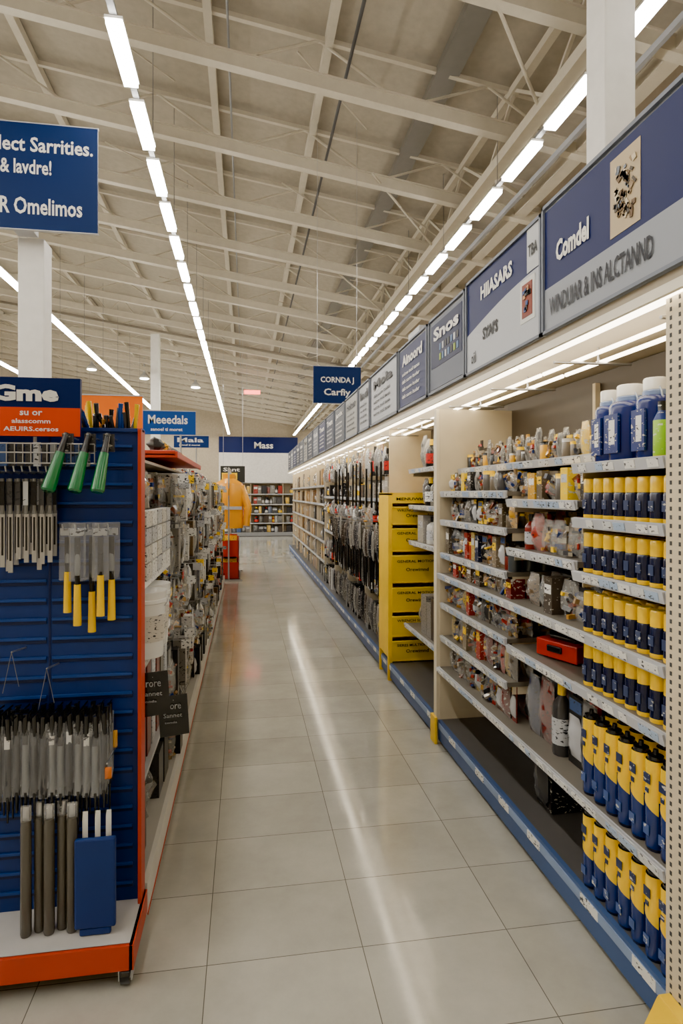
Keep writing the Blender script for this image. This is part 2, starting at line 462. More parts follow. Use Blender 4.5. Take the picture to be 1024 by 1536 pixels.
for yy, w in ((2.035,.095),(1.915,.13),(1.785,.11),):
    jug(b, yy, w); jug(b, yy, w, x=XF+.30)
jug(b, 1.66, .11, x=XF+.3)
b.finish("liquid_jug_stock")
b = B()
for yy in (1.70, 1.635):
    b.lathe((XF+.07,yy,1.709), [(.024,0),(.026,.01),(.026,.12),(.012,.15),(.012,.18)], [lin((210,200,20)),lin((150,200,30)),lin((20,50,120)),BLACK], "printlight", 14)
b.finish("green_bottle_stock")
MIX = [lin(c) for c in ((70,62,54),(110,90,66),(40,40,44),(130,116,94),(110,32,26),(60,66,70),(178,150,70),(30,40,70),(160,44,30),(90,80,66),(190,160,60),(100,62,40))]
YB = [lin(c) for c in ((60,56,50),(100,90,74),(40,40,42),(246,208,10),(80,76,70),(200,150,30))]
b = B()
XE = XB-.06
fill(b, XF+.17, XE, Bb[0], C[1], 1.755, .18, YB, ['can','parts','bag','can','parts'], 4, .035, .06, .6)
fill(b, XF+.04, XE, Bb[0], Bb[1], 1.57, .15, YB, ['can','parts','box2','parts'], 4, .04, .08, .8)
fill(b, XF+.04, XE, Bb[0], Bb[1], 1.34, .20, MIX+[lin((120,30,25))], ['parts','bag','bottle','parts'], 4, .06, .1, .85)
fill(b, XF+.04, XE, Bb[0], Bb[1], 1.09, .21, MIX, ['parts','parts','box2','bag'], 4, .07, .12, .7)
fill(b, XF+.06, XE, Bb[0], Bb[1], .49, .34, [BLACK,DGREY,lin((50,60,90)),BLACK,lin((110,30,24))], ['bag','parts','bottle','bag','pack'], 4, .08, .13, .8)
fill(b, XF+.30, XE, Bb[0], Bb[1], .875, .17, [BLACK,DGREY,RED,DGREY], ['box2','bag'], 1, .1, .16, .7)
for z, h in ((1.61,.125),(1.43,.16),(1.22,.19),(1.09,.115),(.90,.175),(.69,.195)):
    fill(b, XF+.032, XE, C[0], C[1], z, h, YB+[DGREY] if z > 1.4 else MIX, ['can','parts','bag','parts','pack','box2'] if z > 1.2 else ['parts','bag','parts','pack','parts','box2'], 5, .04, .075, .8)
fill(b, XF+.03, XE, C[0], C[1], .49, .19, MIX, ['parts','bag','parts','pack'], 5, .05, .09, .85)
b.finish("mixed_hardware_stock")
b = B(); rot = Matrix.Rotation(.35, 3, 'Z')
b.obox((XF+.17, 2.44, .875+.045), (.14,.22,.075), rot, RED, "gloss"); b.obox((XF+.17,2.44,.875+.09),(.06,.14,.02),rot,BLACK,"gloss"); b.obox((XF+.10,2.42,.875+.05),(.012,.08,.03),rot,BLACK,"gloss")
b.finish("red_tool_case", bevel=.008)
b = B()
b.box(XF+.14, XF+.30, 2.52, 2.66, .151, .36, BLACK, "printlight"); b.pillow((XF+.13,2.59,.27),.12,.18,.06,DGREY,"gloss",'x')
b.box(XF+.17, XF+.27, 2.56, 2.62, .36, .385, DGREY, "gloss"); b.finish("boxed_power_tool", bevel=.005)

# ------------------------------------------------------------------ canopy + signs (right)
b = B()
b.box(XF-.04, XB+.03, 1.36, 17.0, 2.195, 2.225, lin((176,164,140)))
b.box(XF-.045, XF-.03, 1.36, 17.0, 2.165, 2.195, lin((235,228,208)))
yy = 1.6
while yy < 17:
    b.tube((XF-.01,yy,2.12),(XF+.36,yy+.05,2.135),.006,STEEL,"steel"); b.tube((XF+.2,yy+.03,2.13),(XF+.2,yy+.03,2.195),.005,STEEL,"steel",5); yy += .62
b.finish("shelf_canopy")
b = B()
y = 1.4
while y < 16.9:
    y2 = min(y+1.17,16.95)
    b.box(XF-.03, XF+.02, y, y2, 2.166, 2.194, WHITE, "tubewarm")
    for x in (XF+.13, XF+.24):
        b.tube((x,y,2.146),(x,y2,2.146),.009,WHITE,"tubewarm",8)
    y += 1.2
b.finish("canopy_strip_light")

RT, UP = (0,-1,0), (0,0,1)
SX = XF-.05
def panel(b, y0, y1, z0=2.225, z1=2.70, fr=LGREY, th=.05):
    b.box(SX, SX+th, y0, y1, z0, z1, fr, "sign")
    f = lin((120,126,138))
    b.box(SX-.012, SX, y0, y1, z1-.014, z1, f, "sign"); b.box(SX-.012, SX, y0, y1, z0, z0+.012, f, "sign")
    b.box(SX-.012, SX, y0, y0+.012, z0, z1, f, "sign"); b.box(SX-.012, SX, y1-.012, y1, z0, z1, f, "sign")
S = SX - .002
def face(b, y0, y1, z0, z1, col, off=0, mat="sign"):
    b.box(S-off-.001, SX-off, y0, y1, z0, z1, col, mat)
b = B(); panel(b, 1.30, 2.225, 2.225, 2.73, lin((140,146,158)))
face(b, 1.36, 2.212, 2.40, 2.705, NAVY); face(b, 1.36, 2.212, 2.24, 2.40, lin((150,155,164)))
X = S - .003
b.text("Comdel", (X,2.12,2.475), RT, UP, .22, .08, WHITE, bold=.04)
b.text("WINDUIAR & INS ALCTANND", (X,2.17,2.285), RT, UP, .60, .07, lin((40,42,50)))
face(b, 1.63, 1.78, 2.42, 2.67, lin((190,172,140)), .002)
for k in range(60):
    b.obox((X-.003, 1.705+R.uniform(-.05,.05), 2.545+R.uniform(-.09,.09)), (.002,R.uniform(.006,.022),R.uniform(.008,.03)), Matrix.Rotation(R.uniform(-.8,.8),3,'X'), R.choice([lin((110,88,62)),lin((150,128,98)),lin((84,76,66)),lin((214,200,172)),lin((120,128,140))]), "sign")
b.finish("brand_sign_panel", bevel=.002)
b = B(); panel(b, 2.235, 3.06, 2.225, 2.715, lin((170,174,182)))
face(b, 2.245, 3.05, 2.24, 2.70, NAVY)
pts = [(X,3.047,2.24),(X,3.047,2.43)]
for i in range(9):
    t = i/8; pts.append((X, 3.047-.797*t, 2.43+.085*math.sin(t*math.pi*.5)))
pts += [(X,2.25,2.24)]
b.poly(pts[::-1], lin((184,188,194)), "sign")
face(b, 2.25, 2.36, 2.52, 2.70, lin((190,194,198)), .003)
b.text("TBA", (X-.002,2.345,2.58), RT, UP, .08, .05, BLACK)
b.text("HIIASARS", (X,2.86,2.565), RT, UP, .36, .07, WHITE, bold=.04)
b.text("SYAI'S", (X-.002,2.83,2.36), RT, UP, .18, .06, BLACK, bold=.04)
b.text("oiil", (X-.002,2.98,2.27), RT, UP, .06, .06, BLACK)
face(b, 2.29, 2.42, 2.32, 2.50, lin((216,216,212)), .004); face(b, 2.31, 2.40, 2.34, 2.48, lin((130,60,44)), .006)
for k in range(10):
    b.obox((X-.007, 2.355+R.uniform(-.03,.03), 2.41+R.uniform(-.05,.05)), (.002,.02,.02), I3, R.choice([lin((60,80,130)),lin((200,150,110)),DGREY]), "sign")
b.finish("brand_sign_panel", bevel=.002)
specs = [(3.08,3.72,lin((100,106,120)),lin((18,30,70)),"Snos"),(3.76,4.49,NAVY,None,"Ainoord"),(4.53,5.55,lin((180,184,190)),None,"Mola"),(5.6,6.15,lin((170,174,180)),None,"Ind")]
y = 6.2
seq = [lin((50,56,76)),NAVY,lin((120,125,135)),lin((50,56,72)),lin((160,160,156)),lin((80,84,92))]
while y < 16.5:
    specs.append((y, y+.8, seq[len(specs)%6], None, R.choice(["Trem","Vocla","Jantix","Holmer"]))); y += .86
for i, (a0, a1, c1, c2, tx) in enumerate(specs):
    b = B(); panel(b, a0, a1, 2.225, 2.70, lin((150,154,162)))
    face(b, a0+.03, a1-.03, 2.25, 2.67, c1)
    dark = sum(c1[:3]) < .9
    tc_ = WHITE if dark else BLACK
    w = (a1-a0)
    if c2: face(b, a0+.05, a1-.05, 2.38, 2.65, c2, .002)
    if i == 0:
        for k in range(14): face(b, a0+.1+.05*(k%7), a0+.13+.05*(k%7), 2.41+.06*(k//7), 2.45+.06*(k//7), R.choice([lin((150,170,60)),lin((90,120,160)),DGREY,LGREY]), .004)
    b.text(tx, (X-.003, a1-.12*w-.03, 2.54), RT, UP, w*.7, .08, WHITE if c2 else tc_, bold=.04)
    if not c2:
        for k in range(4):
            b.text(R.choice(["aoirne moil tanes","dalt sorm ituder","crona veltis abo"]), (X-.001, a1-.15*w, 2.47-.055*k), RT, UP, w*.62, .028, tc_)
    b.finish("brand_sign_panel")
b = B(); b.box(XF+.05, XF+.30, 4.3, 4.6, 2.226, 2.80, WHITE, "print"); b.box(XF+.05, XF+.30, 4.3, 4.6, 2.801, 2.85, LGREY); b.finish("cardboard_box", bevel=.004)

# ------------------------------------------------------------------ rest of the right run
b = B(); base(b, 3.76, 17.0)
b.box(XB, XB+.03, 3.76, 17.0, 0, 2.19, lin((84,76,66)))
ys = [5.45+1.15*i for i in range(11)]
for yy in ys:
    b.box(XF+.10, XB, yy-.02, yy, .15, 2.19, CREAM)
for i in range(10):
    y0, y1 = ys[i]+.003, ys[i+1]-.023
    for z in ((1.0,1.55) if i < 4 else (.45,.78,1.10,1.42,1.74)): shelf(b, XF+.10, XB-.01, y0, y1, z)
for z in (1.2,1.5,1.80): shelf(b, XF+.16, XB-.01, 3.78, 4.95, z)
shelf(b, XF+.12, XB-.01, 3.78, 4.95, .5)
b.finish("gondola_shelving")
DARK = [lin(c) for c in ((24,24,26),(44,44,48),(70,70,72),(30,34,44),(100,96,90),(130,126,120),(56,46,38))]
LIGHTP = [lin(c) for c in ((200,196,188),(160,156,150),(60,60,62),(120,116,108),(214,212,206))]
TANP = [lin(c) for c in ((176,142,94),(150,118,74),(200,170,120),(90,70,46),(120,116,110),(60,54,46))]
b = B()
for i in range(10):
    y0, y1 = ys[i]+.02, ys[i+1]-.05
    if i < 4:
        for z, h in ((.15,.36),(.56,.38),(1.28,.24),(1.78,.36)):
            fill(b, XF+.06, XE, y0, y1, z, h, DARK+DARK+[STEEL,lin((150,110,60))], ['pack','bag','bag','bottle','parts'] if z != .15 else ['box2','bag'], 4, .07, .15, .7)
        for z, h in ((1.0,.26),(1.55,.22)):
            fill(b, XF+.08, XE, y0, y1, z, h, LIGHTP if i < 2 else DARK, ['box2','box','bag','bottle'], 2, .1, .2, .7)
    else:
        for z, h in ((.15,.27),(.45,.30),(.78,.29),(1.10,.29),(1.42,.29),(1.74,.36)):
            fill(b, XF+.11, XE, y0, y1, z, h, TANP if i > 5 else DARK+TANP, ['box','box2','bag','pack','parts'], 2, .09, .2, .7)
fill(b, XF+.18, XE, 3.8, 4.9, 1.80, .32, [LGREY,DGREY,BLACK,lin((150,140,120)),DGREY], ['bottle','box2','bottle','bag'], 2, .07, .13, .7)
for z in (1.2,1.5): fill(b, XF+.18, XE, 3.8, 4.9, z, .26, DARK+LIGHTP, ['bottle','box2','bag'], 2, .08, .16, .8)
fill(b, XF+.15, XE, 3.8, 4.9, .5, .34, DARK, ['box','bag'], 2, .1, .2, .8)
b.finish("packaged_goods_stock")
b = B()
for i in range(38):
    yy = 5.52 + i*.082; x = XF + .02 + R.uniform(0,.04); zt = 1.26 + R.uniform(-.04,.06)
    b.tube((XF+.118,yy,zt+.02),(x-.02,yy,zt+.02),.004,STEEL,"steel",5)
    b.pillow((x,yy,zt-.16),.07,.30,.05,R.choice(DARK),"printlight",'x')
    b.tube((x,yy,zt-.3),(x,yy,zt-.62),.018,BLACK,"gloss",6,.008)
    b.pillow((x+.02,yy,.36),.075,.30,.05,R.choice(DARK),"printlight",'x')
    if i % 3 == 0: b.tube((x,yy,1.45),(x,yy,1.85+R.uniform(0,.1)),.012,BLACK,"gloss",6)
b.finish("hanging_tool_stock")

# ------------------------------------------------------------------ yellow rack
b = B(); yx0, yx1, yf, yb = 1.205, 1.70, 5.0, 5.36
YW = lin((254,212,8))
for x in (yx0, yx1-.035):
    for yy in (yf, yb-.035): b.box(x, x+.035, yy, yy+.035, .151 if x > 1.21 else 0, 1.6, YEL)
b.box(yx0, yx0+.012, yf+.035, yb-.035, .2, 1.6, YEL)
b.box(yx0, yx1, yf, yb, 1.585, 1.605, YEL)
b.box(yx0+.03, yx1-.03, yb-.02, yb-.01, .2, 1.58, YEL)
b.box(yx0+.03, yx1-.03, yf-.004, yf+.01, 1.515, 1.585, YW)
b.text("MENUWINIS", (yx0+.07,yf-.006,1.54), (1,0,0), UP, .3, .024, BLACK)
lv = [.16,.37,.58,.83,1.10,1.33]
hs = [.175,.175,.21,.235,.195,.15]
for i, (z, h) in enumerate(zip(lv, hs)):
    b.box(yx0+.03, yx1-.03, yf, yb-.03, z, z+.012, YEL)
    rot = Matrix.Rotation(math.radians(8), 3, 'X')
    b.obox(((yx0+yx1)/2, yf-.005, z+h/2), (yx1-yx0-.06,.008,h), rot, YW, "gloss")
    b.box(yx0+.03, yx1-.03, yf-.026, yf-.014, z+h-.004, z+h+.006, lin((255,222,40)))
    b.text(R.choice(["SIERES MULTION OID","WRENCH SETTINGS","GENERAL MOTION"]), (yx0+.07,yf-.028,z+h*.76), (1,0,0), UP, .34, .022, BLACK)
    b.text("Orewimnd", (yx0+.15,yf-.022,z+h*.44), (1,0,0), UP, .2, .03, BLACK)
    for k in range(3):
        b.obox((yx0+.12+k*.13, yf+.12, z+h*.42), (.09,.16,h*.72), Matrix.Rotation(R.uniform(-.2,.2),3,'Z'), R.choice([BLACK,DGREY,lin((90,76,24))]), "printlight")
b.finish("yellow_display_rack", bevel=.002)

# ------------------------------------------------------------------ hanging signs
def hang_sign(name, x0, x1, y, z0, z1, lines, ztop=None, col=lin((12,38,88))):
    b = B(); b.box(x0, x1, y, y+.03, z0, z1, col, "sign")
    b.box(x0-.008, x1+.008, y-.003, y+.033, z0-.008, z0, LGREY); b.box(x0-.008, x1+.008, y-.003, y+.033, z1, z1+.008, LGREY)
    for (t, fx, fz, w, h) in lines:
        b.text(t, (x0+fx*(x1-x0), y-.001, z0+fz*(z1-z0)), (1,0,0), UP, w*(x1-x0), h*(z1-z0), WHITE)
    if ztop:
        for x in (x0+.06, x1-.06): b.tube((x,y+.015,z1),(x,y+.015,ztop(x)),.003,STEEL,"steel",5)
    else:
        xc = (x0+x1)/2
        b.box(xc-.08, xc+.10, y+.03, y+.19, z0+.0, z1-.1, LGREY)
    return b.finish(name)
hang_sign("hanging_aisle_sign", 1.0, 1.72, 8.9, 2.95, 3.50, [("CORNDA J",.15,.52,.7,.2),("Carfiy",.22,.16,.56,.24)], roofz)
hang_sign("hanging_aisle_sign", -2.78, -1.40, 6.05, 4.09, 5.09, [("Cblect Sarrities.",.22,.73,.75,.14),("or & lavdre!",.26,.52,.44,.14),("UUR Omelimos",.22,.14,.68,.16)])
b = B(); b.box(-.05, .6, 25.0, 25.1, 5.70, 5.85, RED, "redlamp"); 
for x in (.05,.5): b.tube((x,25.05,5.85),(x,25.05,roofz(x)),.008,STEEL,"steel",5)
b.finish("exit_sign")

# ------------------------------------------------------------------ left endcap display (faces -y)
PY = 2.25
b = B(); DB = lin((6,46,112))
b.box(-1.5, -.378, PY, PY+.03, .14, 1.83, DB)
for xs in (-.68,-1.09): b.box(xs-.004, xs+.004, PY-.002, PY, .14, 1.83, lin((6,30,80)))
z = .2
while z < 1.78:
    for (xa, xb_) in ((-1.08,-.69),(-.672,-.40),(-1.49,-1.1)):
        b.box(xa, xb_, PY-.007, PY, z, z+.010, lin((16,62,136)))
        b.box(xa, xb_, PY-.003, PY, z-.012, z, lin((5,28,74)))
    z += .068
b.box(-.378, -.366, PY-.03, PY+.05, .14, 1.83, ORANGE)
b.box(-1.5, -.36, 2.03, PY+.05, .125, .14, lin((190,188,186)))
b.box(-1.5, -.36, 2.02, 2.035, .06, .14, ORANGE); b.box(-.372, -.357, 2.02, PY+.05, .06, .14, ORANGE)
b.box(-1.5,-.40,2.05,PY+.03,.06,.125,DGREY)
for cx, cy in ((-.385,2.05),(-1.42,2.07)):
    b.tube((cx-.014,cy,.03),(cx+.014,cy,.03),.03,BLACK,"gloss",16); b.tube((cx-.016,cy,.03),(cx+.016,cy,.03),.013,STEEL,"steel",10)
    b.box(cx-.022,cx-.017,cy-.02,cy+.02,.02,.062,STEEL,"steel"); b.box(cx+.017,cx+.022,cy-.02,cy+.02,.02,.062,STEEL,"steel")
b.box(-1.5,-.366,PY-.01,PY+.04,1.82,1.833,DB)
b.finish("endcap_display", bevel=.002)
b = B(); b.box(-1.25, -.548, 2.13, 2.15, 1.79, 1.985, lin((12,34,86)), "sign"); b.box(-1.25,-.548,2.126,2.13,1.79,1.885,lin((216,66,22)),"sign")
b.text("AGme", (-.90,2.128,1.905), (1,0,0), UP, .285, .055, WHITE, bold=.05)
for k,(t,w) in enumerate((("su or",.07),("alasscomm",.12),("AEUIRS.cersos",.17))):
    b.text(t, (-.70-w/2,2.124,1.858-k*.026), (1,0,0), UP, w, .015, WHITE)
b.tube((-.7,2.16,1.7),(-.7,2.16,1.95),.006,STEEL); b.tube((-1.1,2.16,1.7),(-1.1,2.16,1.95),.006,STEEL)
b.beam((-.7,2.16,1.75),(-.7,2.25,1.75),.01,.01,STEEL); b.beam((-1.1,2.16,1.75),(-1.1,2.25,1.75),.01,.01,STEEL)
b.finish("brand_header_sign")

def hook(b, x, z, L=.12, col=STEEL):
    b.tube((x,PY,z),(x,PY-L,z+.004),.0028,col,"steel",5); b.tube((x,PY-L,z+.004),(x,PY-L-.008,z+.02),.0028,col,"steel",5)
b = B()
for i in range(9):
    x = -.855 + i*.025
    hook(b, x, 1.67, .12)
    for k in range(2):
        yy = PY-.03-k*.05; dz = R.uniform(-.03,.03)
        b.tube((x,yy,1.65),(x,yy,1.53),.0075,GREY,"steel",8); b.box(x-.0075,x+.0075,yy-.002,yy+.002,1.36+dz,1.54,STEEL,"steel")
        b.box(x-.003,x+.003,yy-.0035,yy-.002,1.40+dz,1.52,DGREY,"steel")
        b.box(x-.008,x+.008,yy-.010,yy-.008,1.56,1.64,R.choice([BLACK,DGREY,DGREY,LGREY]),"print")
b.finish("hanging_chisel_stock")
b = B()
for z in (1.70,1.735,1.765): b.tube((-.95,PY-.13,z),(-.50,PY-.13,z),.0025,STEEL,"steel",5)
for i in range(19): b.tube((-.95+i*.025,PY-.13,1.70),(-.95+i*.025,PY-.13,1.765),.002,STEEL,"steel",5)
for x in (-.95,-.72,-.50): b.tube((x,PY-.13,1.70),(x,PY,1.70),.003,STEEL,"steel",5)
for i in range(16): b.box(-.93+i*.026,-.908+i*.026,PY-.118,PY-.112,1.69,1.77,R.choice([DGREY,GREY,LGREY,KICK]),"print")
b.finish("wire_rack")
b = B()
for i, x in enumerate((-.585,-.515,-.455)):
    d = Vector((-.20+i*.05, -.25, -.9)).normalized()
    top = Vector((x, PY-.14, 1.80))
    p1 = top + d*.07; p2 = top + d*.2
    b.tube(top, p1, .008, BLACK, "gloss", 10, .013)
    b.tube(p1, p2, .015, GREEN, "gloss", 12, .023)
    b.tube(p2, p2+d*.006, .023, lin((12,100,54)), "gloss", 12, .018)
    b.box(x-.018,x+.018,PY-.13,PY-.12,1.74,1.80,DGREY,"printlight")
    b.tube((x,PY,1.79),(x,PY-.17,1.795),.003,STEEL,"steel",5)
for i in range(26):
    x = -.665+i*.0108; h = R.uniform(.03,.10)
    b.tube((x,PY+.02,1.835),(x+R.uniform(-.015,.015),PY+R.uniform(-.02,.03),1.835+h),.006,R.choice([YEL,DGREY,BLACK,lin((200,140,60)),BLUE,DGREY]),"gloss",6,.009)
b.finish("green_handled_brush_stock")
b = B()
for i, (x, z0) in enumerate(((-.605,1.19),(-.565,1.15),(-.525,1.12),(-.49,1.18),(-.46,1.16))):
    yy = PY-.06-(i%2)*.03
    b.tube((x,yy,z0),(x,yy,z0+.14),.0135,YEL,"gloss",10,.011)
    b.tube((x,yy,z0+.14),(x,yy,z0+.17),.009,BLACK,"gloss",8)
    b.box(x-.009,x+.009,yy-.002,yy+.002,z0+.16,1.45,DGREY,"steel")
    b.pillow((x,yy,1.40),.055,.20,.03,LGREY,"film",'y')
    b.pillow((x,yy,1.35),.02,.10,.015,R.choice([DGREY,BLACK,GREY]),"gloss",'y')
    hook(b, x, 1.475, .11)
    b.box(x-.022,x+.022,yy-.004,yy-.002,1.455,1.48,LGREY,"print")
b.finish("yellow_handled_tool_stock")
b = B()
for i in range(14):
    x = -.83 + i*.0275
    hook(b, x, .86, .15, BLACK)
    for k in range(3):
        yy = PY-.03-k*.045; zz = .86+R.uniform(-.012,.012)
        b.tube((x,yy,zz),(x+R.uniform(-.004,.004),yy,zz-.07),.009,BLACK,"gloss",6)
        b.box(x-.008,x+.008,yy-.006,yy+.006,zz-.10,zz-.06,R.choice([BLACK,DGREY,WHITE]),"print")
        b.pillow((x,yy,zz-.17),.022,.20,.02,R.choice([GREY,STEEL,GREY,DGREY]),"steel",'y')
        b.pillow((x,yy,zz-.15),.028,.25,.028,LGREY,"film",'y',(3,6))
        L = R.uniform(.06,.14)
        b.tube((x,yy,zz-.26),(x,yy,zz-.26-L),.005,BLACK,"gloss",6,.003)
for x in (-.53,-.49,-.455): b.pillow((x,PY-.13,.45),.018,.17,.008,WHITE,"gloss",'y')
b.tube((-.46,PY,.69),(-.46,PY-.13,.69),.003,STEEL); b.pillow((-.455,PY-.135,.66),.022,.04,.02,lin((210,110,20)),"gloss",'y')
b.pillow((-.44,PY-.1,.76),.015,.06,.02,lin((180,130,40)),"gloss",'y')
b.finish("hanging_putty_knife_stock")
b = B()
for i in range(5):
    x = -.715+i*.036
    b.lathe((x,PY-.13+(i%2)*.02,.141),[(.016,0),(.018,.01),(.0175,.36),(.015,.38)],lin((84,80,72)),"gloss",12)
    b.pillow((x,PY-.13+(i%2)*.02,.54),.034,.06,.03,WHITE,"film",'y'); b.pillow((x,PY-.13+(i%2)*.02,.54),.02,.05,.015,LGREY,"steel",'y')
b.finish("grey_tube_stock")
b = B(); b.box(-.555,-.425,PY-.17,PY-.15,.165,.46,DB); b.box(-.54,-.44,PY-.168,PY-.152,.141,.165,DB)
b.finish("blue_storage_panel", bevel=.006)
b = B()
for x, z in ((-.76,1.06),(-.65,1.0)):
    b.tube((x,PY,z),(x-.01,PY-.10,z+.01),.003,STEEL); b.tube((x-.01,PY-.10,z+.01),(x-.03,PY-.12,z-.12),.0012,GREY,"steel",5); b.tube((x-.01,PY-.10,z+.01),(x+.02,PY-.12,z-.1),.0012,GREY,"steel",5)
b.finish("wire_display_hook")

# ------------------------------------------------------------------ left gondola along the aisle (faces +x)
GX = -.36
b = B()
LY0, LY1 = 2.32, 10.8
b.box(GX-.018, GX, LY0, LY1, .03, .15, WHITE); b.box(GX, GX+.003, LY0, LY1, .030, .038, ORANGE)
b.box(GX-.9, GX-.018, LY0, LY1, 0, .03, BLACK); b.box(GX-.9, GX-.018, LY0, LY1, .135, .15, lin((190,188,182)))
b.box(GX-.47, GX-.44, LY0, LY1, .15, 1.74, lin((70,64,58)))
b.box(GX-.9, GX-.02, LY0, LY0+.02, .15, 1.74, WHITE)
yy = LY0 + .02
while yy < LY1:
    b.box(GX-.44, GX-.40, yy, yy+.03, .15, 1.76, CREAM)
    yy += 1.2
b.box(GX-.9, GX-.04, LY1-.02, LY1, .15, 1.74, WHITE)
def lshelf(b, y0, y1, z, xf=GX-.03):
    b.box(GX-.44, xf, y0, y1, z-.02, z, LGREY); b.box(xf, xf+.006, y0, y1, z-.03, z+.004, WHITE, "print")
lshelf(b, LY0+.03, 3.2, .95); lshelf(b, LY0+.03, 3.2, 1.26); lshelf(b, 3.56, LY1-.05, .42, GX-.06)
b.box(GX-.9,GX-.1,LY0,LY1,1.742,1.755,lin((170,160,146)))
b.finish("gondola_shelving")
b = B(); b.box(GX-.26, GX-.01, 3.3, 5.0, 1.80, 1.815, ORANGE); b.box(GX-.01, GX+.003, 3.3, 5.0, 1.79, 1.825, ORANGE); b.box(GX-.26,GX-.247,3.3,5.0,1.756,1.80,ORANGE)
b.box(GX-.26, GX-.01, 3.3, 3.312, 1.79, 1.83, ORANGE)
for k in range(9): b.pillow((GX-.14,3.5+k*.16,1.87),.13,.09,.1,R.choice([YEL,DGREY,BLACK,lin((150,110,70))]),"print",'x')
b.finish("orange_top_tray", bevel=.004)
BAGP = [lin(c) for c in ((160,158,152),(126,122,114),(205,203,196),(60,56,50),(40,40,42),(210,206,198),(110,88,62),(226,224,218),(90,90,94))]
b = B(); b.M = Matrix.Rotation(math.pi, 4, 'Z')
lx = -GX
def lfill(y0, y1, z, h, pal, kinds, rows, wmin, wmax, hmin, x0=.03, x1=.40):
    fill(b, lx+x0, lx+x1, -y1, -y0, z, h, pal, kinds, rows, wmin, wmax, hmin)
lfill(2.36,3.18,1.26,.27,[WHITE,lin((200,196,186)),LGREY],['box2','box','bag'],3,.1,.16,.7)
lfill(2.36,2.9,1.54,.20,[DGREY,lin((90,80,66)),lin((130,120,104))],['parts','box2'],3,.08,.12,.8)
lfill(2.9,3.2,.95,.26,[LGREY,DGREY],['bag','box2'],2,.1,.14,.7)
lfill(2.36,3.48,.15,.3,[lin((60,48,38)),DGREY,BLACK],['box','bag'],2,.12,.2,.7)
for y0 in (3.25,3.75,4.8,6.0,7.2,8.4,9.6):
    y2 = 3.7 if y0 == 3.25 else min(y0+1.15, 10.7)
    for z, h in ((.15,.26),(.42,.36),(.80,.34),(1.12,.36),(1.44,.34)):
        o = R.uniform(-.03,.06)
        pal = BAGP if z > .5 else DARK+BAGP
        if y0 > 8: pal = pal + [RED, ORANGE, YEL, YEL]
        lfill(y0, y2, z, h, pal, ['parts','bag','pack','parts','box'], 5, .08, .15, .7, x0=o, x1=.42)
lfill(5.2,10.6,1.76,.16,BAGP+[YEL,RED,ORANGE],['bag','parts'],1,.08,.15,.5,x0=.25,x1=.40)
b.M = Matrix.Identity(4)
for y0 in [3.65+.15*i for i in range(46)]:
    for z in (1.10,1.42,1.70): b.tube((GX-.43,y0,z),(GX-.03,y0,z),.003,STEEL,"steel",5)
for i in range(20):
    yy = 2.36+(i%5)*.15; z = 1.265+(i//5)*.068
    b.box(GX-.05,GX-.01,yy,yy+.13,z,z+.062,R.choice([WHITE,LGREY,lin((210,206,196))]),"print")
for i in range(60):   # hanging price cards on the peg hook ends
    yy = R.uniform(3.3,10.6); z = R.choice([.78,1.12,1.42,1.7])+R.uniform(-.04,.02)
    b.box(GX+.0,GX+.055,yy,yy+.003,z-.05,z,R.choice([WHITE,WHITE,LGREY,YEL]),"print")
    b.tube((GX-.3,yy+.002,z),(GX+.03,yy+.002,z),.002,STEEL,"steel",5)
b.finish("bagged_hardware_stock")
def bucket(name, x, y, z, r, h, col):
    b = B()
    b.lathe((x,y,z), [(r*.86,0),(r*.88,.005),(r*.98,h*.82),(r*1.05,h*.83),(r*1.05,h*.88),(r,h*.89),(r*1.02,h*.93),(r*1.04,h),(r*.9,h)], col, "gloss", 24)
    b.lathe((x,y,z+h*.25), [(r*.925,0),(r*.975,h*.4)], lin((206,200,188)), "print", 24)
    n = 14; pr = None
    for i in range(n+1):
        a = math.pi*i/n; p = (x+.002+r*1.06*math.cos(a), y-r*.5*math.sin(a), z+h*.86-r*.9*math.sin(a)*.6)
        if pr: b.tube(pr, p, .002, STEEL, "steel", 5)
        pr = p
    b.finish(name)
bucket("paint_bucket", -.400, 2.50, .951, .085, .26, WHITE)
bucket("paint_bucket", -.410, 2.70, .951, .085, .26, WHITE)
for (x, y, z) in ((-.355,2.42,.74),(-.30,2.62,.58)):
    b = B(); b.obox((x,y,z+.08),(.12,.004,.17),Matrix.Rotation(.12,3,'Z')@Matrix.Rotation(-.06,3,'Y'),BLACK,"gloss")
    b.text("arore", (x-.04,y-.012,z+.11), (1,.12,0), UP, .07, .02, LGREY, bold=0); b.text("Sannet", (x-.04,y-.012,z+.075), (1,.12,0), UP, .075, .018, LGREY, bold=0); b.text("tonda", (x-.035,y-.012,z+.05), (1,.12,0), UP, .05, .009, LGREY, bold=0)
    b.tube((x,y,z+.145),(-.62,y+.01,z+.15),.003,STEEL,"steel",5); b.tube((-.62,y+.01,z+.15),(-.80,y+.01,z+.15),.003,STEEL,"steel",5)
    b.finish("hanging_price_card")
b = B()
for i in range(7):
    yy = 2.42+i*.14
    b.box(-.50,-.42,yy,yy+.1,.46,.86,R.choice([lin((64,44,32)),BLACK,lin((90,84,74)),lin((110,30,24)),LGREY]),"print")
b.box(-.70,-.40,2.36,3.46,.44,.459,LGREY)
b.finish("boxed_board_stock")

